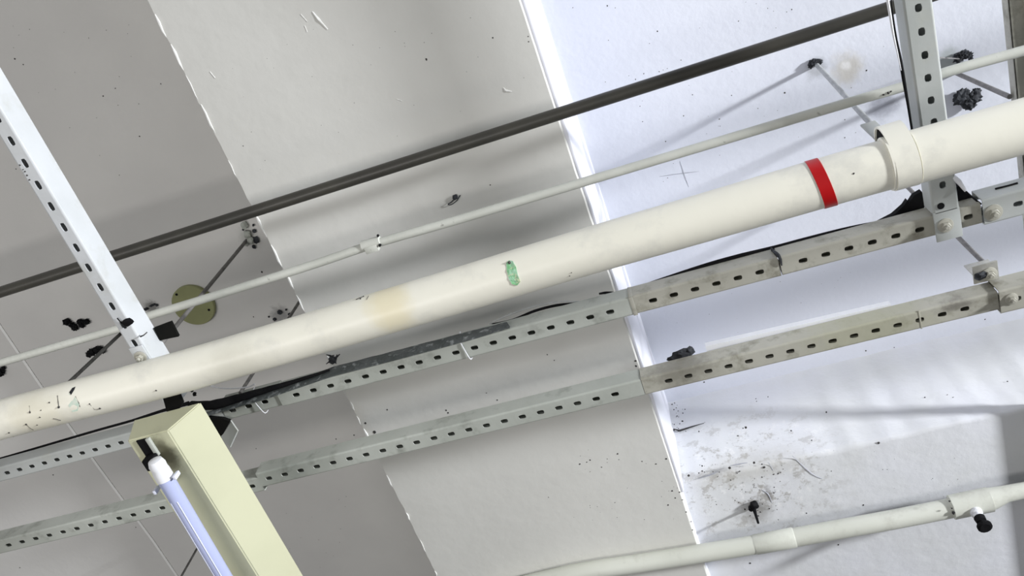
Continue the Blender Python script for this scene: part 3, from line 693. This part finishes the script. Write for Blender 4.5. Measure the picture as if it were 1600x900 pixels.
# ------------------------------------------------------------------ hanging rods
def rod(x, y, zlo, zhi, r, mat, label, lean=(0, 0), grp=None):
    bm = bmesh.new(); n = int((zhi - zlo) / .004)
    pts = []; rr = []
    for i in range(n + 1):
        z = zlo + (zhi - zlo) * i / n; k = i / n
        pts.append((x + lean[0] * (1 - k), y + lean[1] * (1 - k), z)); rr.append(r * (1 + .07 * (i % 2)))
    tube(bm, pts, rr, 10)
    return tag(finish(bm, 'hanging_rod', MAT[mat]), label, 'rod', 'steel rods hanging from the ceiling')
q = P(1275, 100, SLAB); rod(q.x, q.y, 1.42, SLAB, .0052, 'rodpale', 'pale steel rod from the ceiling down to the strap on the cream pipe', (P(1366, 200, 1.60).x - P(1275, 100, SLAB).x - .01, -.005))
q = P(385, 376, SLAB); rod(q.x, q.y, 1.42, SLAB, .0048, 'rod', 'grey threaded rod hanging in front of the round olive plate', (.012, .010))
q = P(190, 520, 1.95); q2 = P(112, 592, 1.70)
rod(q.x, q.y, 1.49, 1.95, .0046, 'rodblack', 'dark threaded rod between the left white channel and the cream pipe', (-.03, .0))
q = P(1492, 367, 1.66); rod(q.x, q.y, 1.479, SLAB, .0045, 'rod', 'grey rod hanging between the two slotted channels, far right', (.004, .004))
q = P(1512, 118, 2.08); q2 = P(1576, 151, 1.75)
rod(q.x - .01, q.y + .001, 1.75, 2.13, .005, 'rod', 'grey rod leaning to the narrow channel at the right edge', (q2.x - q.x + .012, q2.y - q.y))
q = P(398, 579, 1.56); rod(q.x, q.y, 1.47, SLAB, .0038, 'rod', 'short grey rod showing just under the cream pipe, right of the lamp')
q = P(300, 871, 1.9); rod(q.x, q.y, 1.55, SLAB, .0032, 'rodblack', 'thin black rod at the bottom edge, just left of the lamp tube')

# ------------------------------------------------------------------ anchors, lumps and plates on the ceiling
def lump(name, label, cat, parts, h, mat='tar', grp=None, extra=None):
    bm = bmesh.new()
    for i, (x, y, r, sx, sy) in enumerate(parts):
        blob(bm, P(x, y, h - r * .0004), r / 1000 * 1.25, 3, .45, 3.5, (sx, sy, .7), i + len(label))
    return tag(finish(bm, name, MAT[mat]), label, cat, {'lump': 'black sealant lumps on the ceiling', 'anchor': 'rod anchors on the ceiling'}[cat])
lump('sealant_lump', 'clustered black lump on grey ceiling, left of the white slotted channel', 'lump', [(104, 503, 9, 1.1, .8), (112, 508, 7, 1, .8), (117, 512, 8, 1, 1), (125, 503, 8, 1.1, .8), (135, 503, 7, 1, 1), (128, 509, 6, 1, 1)], SLAB - .004, 'black')
lump('sealant_lump', 'black lump behind the dark rod just above the cream pipe', 'lump', [(143, 551, 10, 1.2, .8), (154, 547, 11, 1.1, .9), (160, 548, 7, 1, 1), (139, 555, 6, 1, 1)], SLAB - .004, 'black')
lump('sealant_lump', 'black lump cut by the left picture edge under the thin conduit', 'lump', [(-2, 582, 12, 1, 1), (5, 575, 5, 1, 1)], SLAB - .004, 'black')
lump('sealant_lump', 'round knobbly dark lump on the pale ceiling, right of the upright channel', 'lump', [(1502, 152, 14, 1, 1), (1512, 158, 13, 1, 1), (1522, 152, 12, 1, 1), (1526, 144, 8, 1, 1), (1508, 147, 9, 1, 1), (1516, 165, 10, 1, .8)], SLAB - .012)
lump('rod_anchor', 'dark ragged anchor above the thin conduit, right of the upright channel', 'anchor', [(1498, 90, 10, 1, .9), (1505, 85, 10, 1, .7), (1512, 87, 8, 1.2, .7), (1517, 92, 5, .8, 1)], SLAB - .010)
lump('rod_anchor', 'small dark anchor on the pale ceiling where the pale rod starts', 'anchor', [(1272, 97, 8, 1, .8), (1279, 97, 7, 1, .8), (1266, 102, 5, .8, 1.2)], SLAB - .005)
q = P(388, 370, SLAB)
t = thing('rod_anchor', 'grey bracket anchor below the dark conduit on the grey ceiling', 'anchor', q, 'rod anchors on the ceiling')
bm = bmesh.new(); 
for i, (x, y, r) in enumerate([(382, 352, 9), (386, 366, 10), (392, 376, 9), (384, 380, 7)]): blob(bm, P(x, y, SLAB - .006), r / 900, 2, .3, 2, (1, 1.1, .8), i)
finish(bm, 'anchor_body', MAT['chan'], t)
bm = bmesh.new()
for i, (x, y, r) in enumerate([(400, 375, 8), (397, 386, 5), (397, 361, 5), (380, 359, 3), (396, 352, 3)]): blob(bm, P(x, y, SLAB - .004), r / 1000, 2, .5, 3, (1, 1.2, .6), i)
finish(bm, 'tar_lump', MAT['tar'], t)
lump('rod_anchor', 'flat dark smudged anchor just right of the white channel, above conduit', 'anchor', [(228, 483, 5, 1.1, .6), (238, 477, 5, 1.5, .5), (245, 477, 3, 1, 1)], SLAB - .002)
lump('rod_anchor', 'row of small dark holes and crumbs above the cream pipe, left half', 'anchor', [(437, 488, 5, 1, 1), (429, 499, 4, 1, 1), (452, 491, 3, 1, 1), (447, 484, 2.4, 1, 1), (420, 495, 2, 1, 1)], SLAB - .001)
# small torn hook on the beam underside
c = P(710, 310, SOFF)
t = thing('wire_stub', 'tiny twisted black wire stub under the beam above the thin conduit', 'wire', c)
bm = bmesh.new(); blob(bm, P(711, 308, SOFF - .003), .0055, 2, .4, 3); tube(bm, [P(711, 308, SOFF - .004), P(706, 315, SOFF - .005), P(700, 319, SOFF - .006), P(705, 320, SOFF - .005), P(714, 313, SOFF - .004), P(719, 305, SOFF - .004)], .0011, 7, smooth_pts=4)
finish(bm, 'wire_twist', MAT['tar'], t)
# cable stub beneath the cream pipe (black tuft at 520,560)
bm = bmesh.new()
for i in range(9):
    a = P(519 + random.uniform(-5, 5), 562 + random.uniform(-5, 5), 1.52); b = P(519 + random.uniform(-12, 12), 560 + random.uniform(-9, 9), 1.50)
    tube(bm, [a, (a + b) / 2 + Vector((0, 0, .003)), b], [.003, .002, .0008], 6, jit=.3)
blob(bm, P(520, 563, 1.52), .007, 2, .5, 3)
tag(finish(bm, 'wire_tuft', MAT['tar']), 'frayed black tuft of wire just below the cream pipe, mid left', 'wire')
# black hook on the lower right beam
c = P(1177, 792, BEAM2)
t = thing('ceiling_hook', 'black hook with a hanging stem on the dirty lower right beam', 'hook', c)
bm = bmesh.new(); blob(bm, P(1178, 789, BEAM2 - .008), .010, 2, .35, 3); blob(bm, P(1174, 794, BEAM2 - .007), .008, 2, .35, 3); blob(bm, P(1182, 791, BEAM2 - .007), .006, 2, .3, 3)
finish(bm, 'hook_eye', MAT['black'], t)
bm = bmesh.new(); c0 = P(1178, 794, BEAM2 - .01)
tube(bm, [c0, c0 + Vector((.0, .0, -.02)), c0 + Vector((.001, .001, -.055))], [.006, .0038, .003], 10)
finish(bm, 'hook_stem', MAT['black'], t)
# round cover plate
c = (P(268, 470, SLAB) + P(340, 480, SLAB)) / 2
t = thing('round_cover', 'round olive junction cover on the grey ceiling behind the thin conduit', 'cover plate', (c.x, c.y, SLAB))
rr = .064
bm = bmesh.new(); lathe(bm, (c.x, c.y, SLAB), (0, 0, -1), [(0, rr), (.010, rr), (.012, rr - .002)], 48)
disc = finish(bm, 'cover_disc', MAT['plate'], t)
for (x, y) in ((276, 460), (326.5, 484)):
    q = P(x, y, SLAB - .012); bm = bmesh.new(); lathe(bm, (q.x, q.y, SLAB - .012), (0, 0, -1), [(0, .0036), (.0015, .0036), (.002, .003)], 12)
    finish(bm, 'screw', MAT['black'], disc)
# black square plate beside the left channel
z = 1.345; q = [P(240, 513, z), P(267, 503, z), P(279, 526, z), P(250, 532, z)]
bm = bmesh.new(); prism(bm, [(p.x, p.y) for p in q], z, z + .006)
tag(finish(bm, 'square_plate', MAT['blackmetal'], smooth=0), 'black square steel plate beside the white channel, above the cream pipe', 'plate')
# grey bracket plate beneath channel one, right of the lamp
q = [P(345, 682, 1.44), P(360, 657, 1.445), P(371, 673, 1.43), P(359, 699, 1.425)]
t = thing('support_bracket', 'small pale bracket hanging under the channel behind the lamp end', 'bracket', q[1])
bm = bmesh.new(); v = [bm.verts.new(p) for p in q]; u = [bm.verts.new(p + Vector((.001, .002, .003))) for p in q]
bm.faces.new(v); bm.faces.new(u[::-1])
for i in range(4): bm.faces.new((v[i], v[(i + 1) % 4], u[(i + 1) % 4], u[i]))
finish(bm, 'bracket_plate', MAT['chanW'], t, smooth=0)
bm = bmesh.new(); z = 1.446; pq = [P(325, 650, z), P(350, 652, z), P(361, 656, z), P(347, 682, z), P(336, 676, z)]
prism(bm, [(p.x, p.y) for p in pq], z - .006, z + .002); finish(bm, 'dark_backplate', MAT['blackmetal'], t, smooth=0)
# dark connector between the left channel's end and the lamp
bm = bmesh.new(); z = 1.292; pq = [P(255, 617, z), P(278, 611, z), P(286, 630, z), P(280, 640, z), P(262, 642, z)]
prism(bm, [(p.x, p.y) for p in pq], z - .004, z + .006); 
for i, (x, y, r) in enumerate([(300, 609, 4), (304, 616, 4), (298, 634, 5)]): blob(bm, P(x, y, 1.31), r / 1000, 2, .4, seed=i)
tag(finish(bm, 'lamp_connector', MAT['blackmetal'], smooth=0), 'black connector between the white channel end and the lamp', 'connector')

# ------------------------------------------------------------------ cables
def cable(name, label, pts, h, r, mat, n=8, hs=None, jit=0):
    bm = bmesh.new()
    q = [P(p[0], p[1], (p[2] if len(p) > 2 else h)) for p in pts]
    tube(bm, q, r, n, smooth_pts=4, jit=jit)
    return tag(finish(bm, name, MAT[mat]), label, 'cable')
cable('black_cable', 'black cable lying along the upper channel at the left, ending behind the lamp', [(-60, 733), (0, 716.5), (50, 702), (105, 686), (160, 670), (205, 657.5), (250, 643), (295, 630)], 1.505, [.0022, .0026, .0026, .003, .003, .003, .0036, .005], 'black')
bm = bmesh.new()
q = [PY(300, 632, .722), PY(330, 633, .722), PY(370, 623, .722), PY(410, 611, .724), PY(460, 596, .726), PY(515, 578, .728)]
tube(bm, q, [.008, .010, .009, .007, .0045, .002], 12, smooth_pts=4, jit=.08)
tag(finish(bm, 'cable_bundle', MAT['black']), 'thick black cable bundle on the channel just right of the lamp', 'cable')
bm = bmesh.new(); n = 60; L = []
top = [(322, 644), (420, 611), (520, 573), (640, 542), (740, 516), (792, 503)]; bot = [(322, 650), (420, 621), (520, 587), (640, 556), (740, 529), (797, 511)]
def ip(tb, k):
    u = k * (len(tb) - 1); i0 = min(int(u), len(tb) - 2); u -= i0
    return tb[i0][0] * (1 - u) + tb[i0 + 1][0] * u, tb[i0][1] * (1 - u) + tb[i0 + 1][1] * u
for i in range(n + 1):
    tp_ = PY(*ip(top, i / n), .7325); bt_ = PY(*ip(bot, i / n), .7325); md = (tp_ + bt_) / 2
    L.append([bm.verts.new(p) for p in (bt_ + Vector((0, 0, .0015 * noise.noise(bt_ * 40))), md + Vector((0, -.002 + .0015 * noise.noise(md * 50), 0)), tp_ + Vector((0, 0, .002 * noise.noise(tp_ * 55))), tp_ + Vector((0, .0018, 0)), bt_ + Vector((0, .0018, 0)))])
for a, b in zip(L, L[1:]):
    for k in range(5): bm.faces.new((a[k], b[k], b[(k + 1) % 5], a[(k + 1) % 5]))
bm.faces.new(L[0]); bm.faces.new(L[-1][::-1])
tag(finish(bm, 'weathered_strip', MAT['weather']), 'flaking dark grey strip fixed along the side of the upper channel', 'strip')
cable('grey_cable', 'loose grey cable bowing off the upper channel left of the beam edge', [(765, 506), (790, 494), (830, 480), (870, 472), (915, 471), (950, 462)], 1.50, [.0016, .002, .0022, .002, .0018, .0014], 'rodpale')
cable('black_cable', 'short black cable tucked under the loose grey cable, left of beam edge', [(768, 506), (800, 500), (835, 486), (870, 477), (905, 473)], 1.506, [.001, .0024, .003, .003, .001], 'black')
cable('black_cable', 'black cable end on the upper channel at the white beam edge', [(936, 459), (946, 457.5), (958, 457)], 1.50, [.002, .0028, .002], 'black')
cable('black_cable', 'black cable running along the upper channel towards the upright channel', [(985, 452), (1020, 440), (1060, 427), (1110, 412), (1160, 399), (1210, 387), (1270, 371), (1330, 357), (1390, 346), (1420, 340), (1445, 336)], 1.496, [.0008, .0016, .0024, .0040, .0048, .0044, .0042, .0050, .0056, .0070, .0070], 'black')
# ragged black sheath left of the upright channel
bm = bmesh.new(); z = 1.50
pq = [(1372, 349), (1395, 337), (1402, 331), (1412, 322), (1418, 313), (1421, 317), (1428, 306), (1440, 299), (1446, 310), (1443, 334), (1420, 340), (1398, 346)]
prism(bm, [(P(x, y, z).x, P(x, y, z).y) for x, y in pq], z, z + .012)
tag(finish(bm, 'torn_sheath', MAT['black'], smooth=0), 'ragged black sheath on the channel left of the upright channel', 'cable')
bm = bmesh.new(); pq = [(1486, 288), (1492, 284), (1500, 294), (1508, 300), (1517, 306), (1516, 309), (1502, 313), (1490, 317)]
prism(bm, [(P(x, y, z).x, P(x, y, z).y) for x, y in pq], z - .02, z)
tag(finish(bm, 'dark_gusset', MAT['black'], smooth=0), 'black triangular gusset tucked right of the upright channel end', 'bracket')
cable('thin_wire', 'thin black wire slanting down to the right edge channel bolt', [(1495, 282), (1504, 294), (1519, 308), (1533, 319)], 1.46, .0016, 'black')
cable('thin_wire', 'short black wire above the big bolt at the right edge', [(1555, 295), (1572, 291), (1590, 286)], 1.47, .0018, 'black')
cable('white_wire', 'short white wire sagging under the cream pipe right of the lamp', [(312, 594), (322, 600), (338, 605.5), (360, 607), (386, 605), (398, 600)], 1.46, .0016, 'white')
cable('white_cable', 'white cable hanging beside the upright channel at the top edge', [(1378, -50), (1386, -5), (1391, 25), (1396, 55), (1402, 82), (1408, 110)], 1.40, [.0022, .0022, .0022, .0018, .0012, .0006], 'white')
cable('black_cable', 'thin black cable alongside the left side of the upright channel', [(1392, -5), (1395, 25), (1400, 62), (1407, 95), (1413, 130), (1419, 165), (1425, 203), (1430, 235)], 1.44, [.0008, .0014, .0024, .0030, .0028, .0022, .0020, .0015], 'black')
cable('thin_wire', 'faint grey wire from the upright channel to the dark anchor', [(1448, 89, 1.478), (1499, 92, SLAB - .012)], 2.0, .0015, 'rod')
for o in bpy.data.objects:
    if '_w' in o: del o['_w']
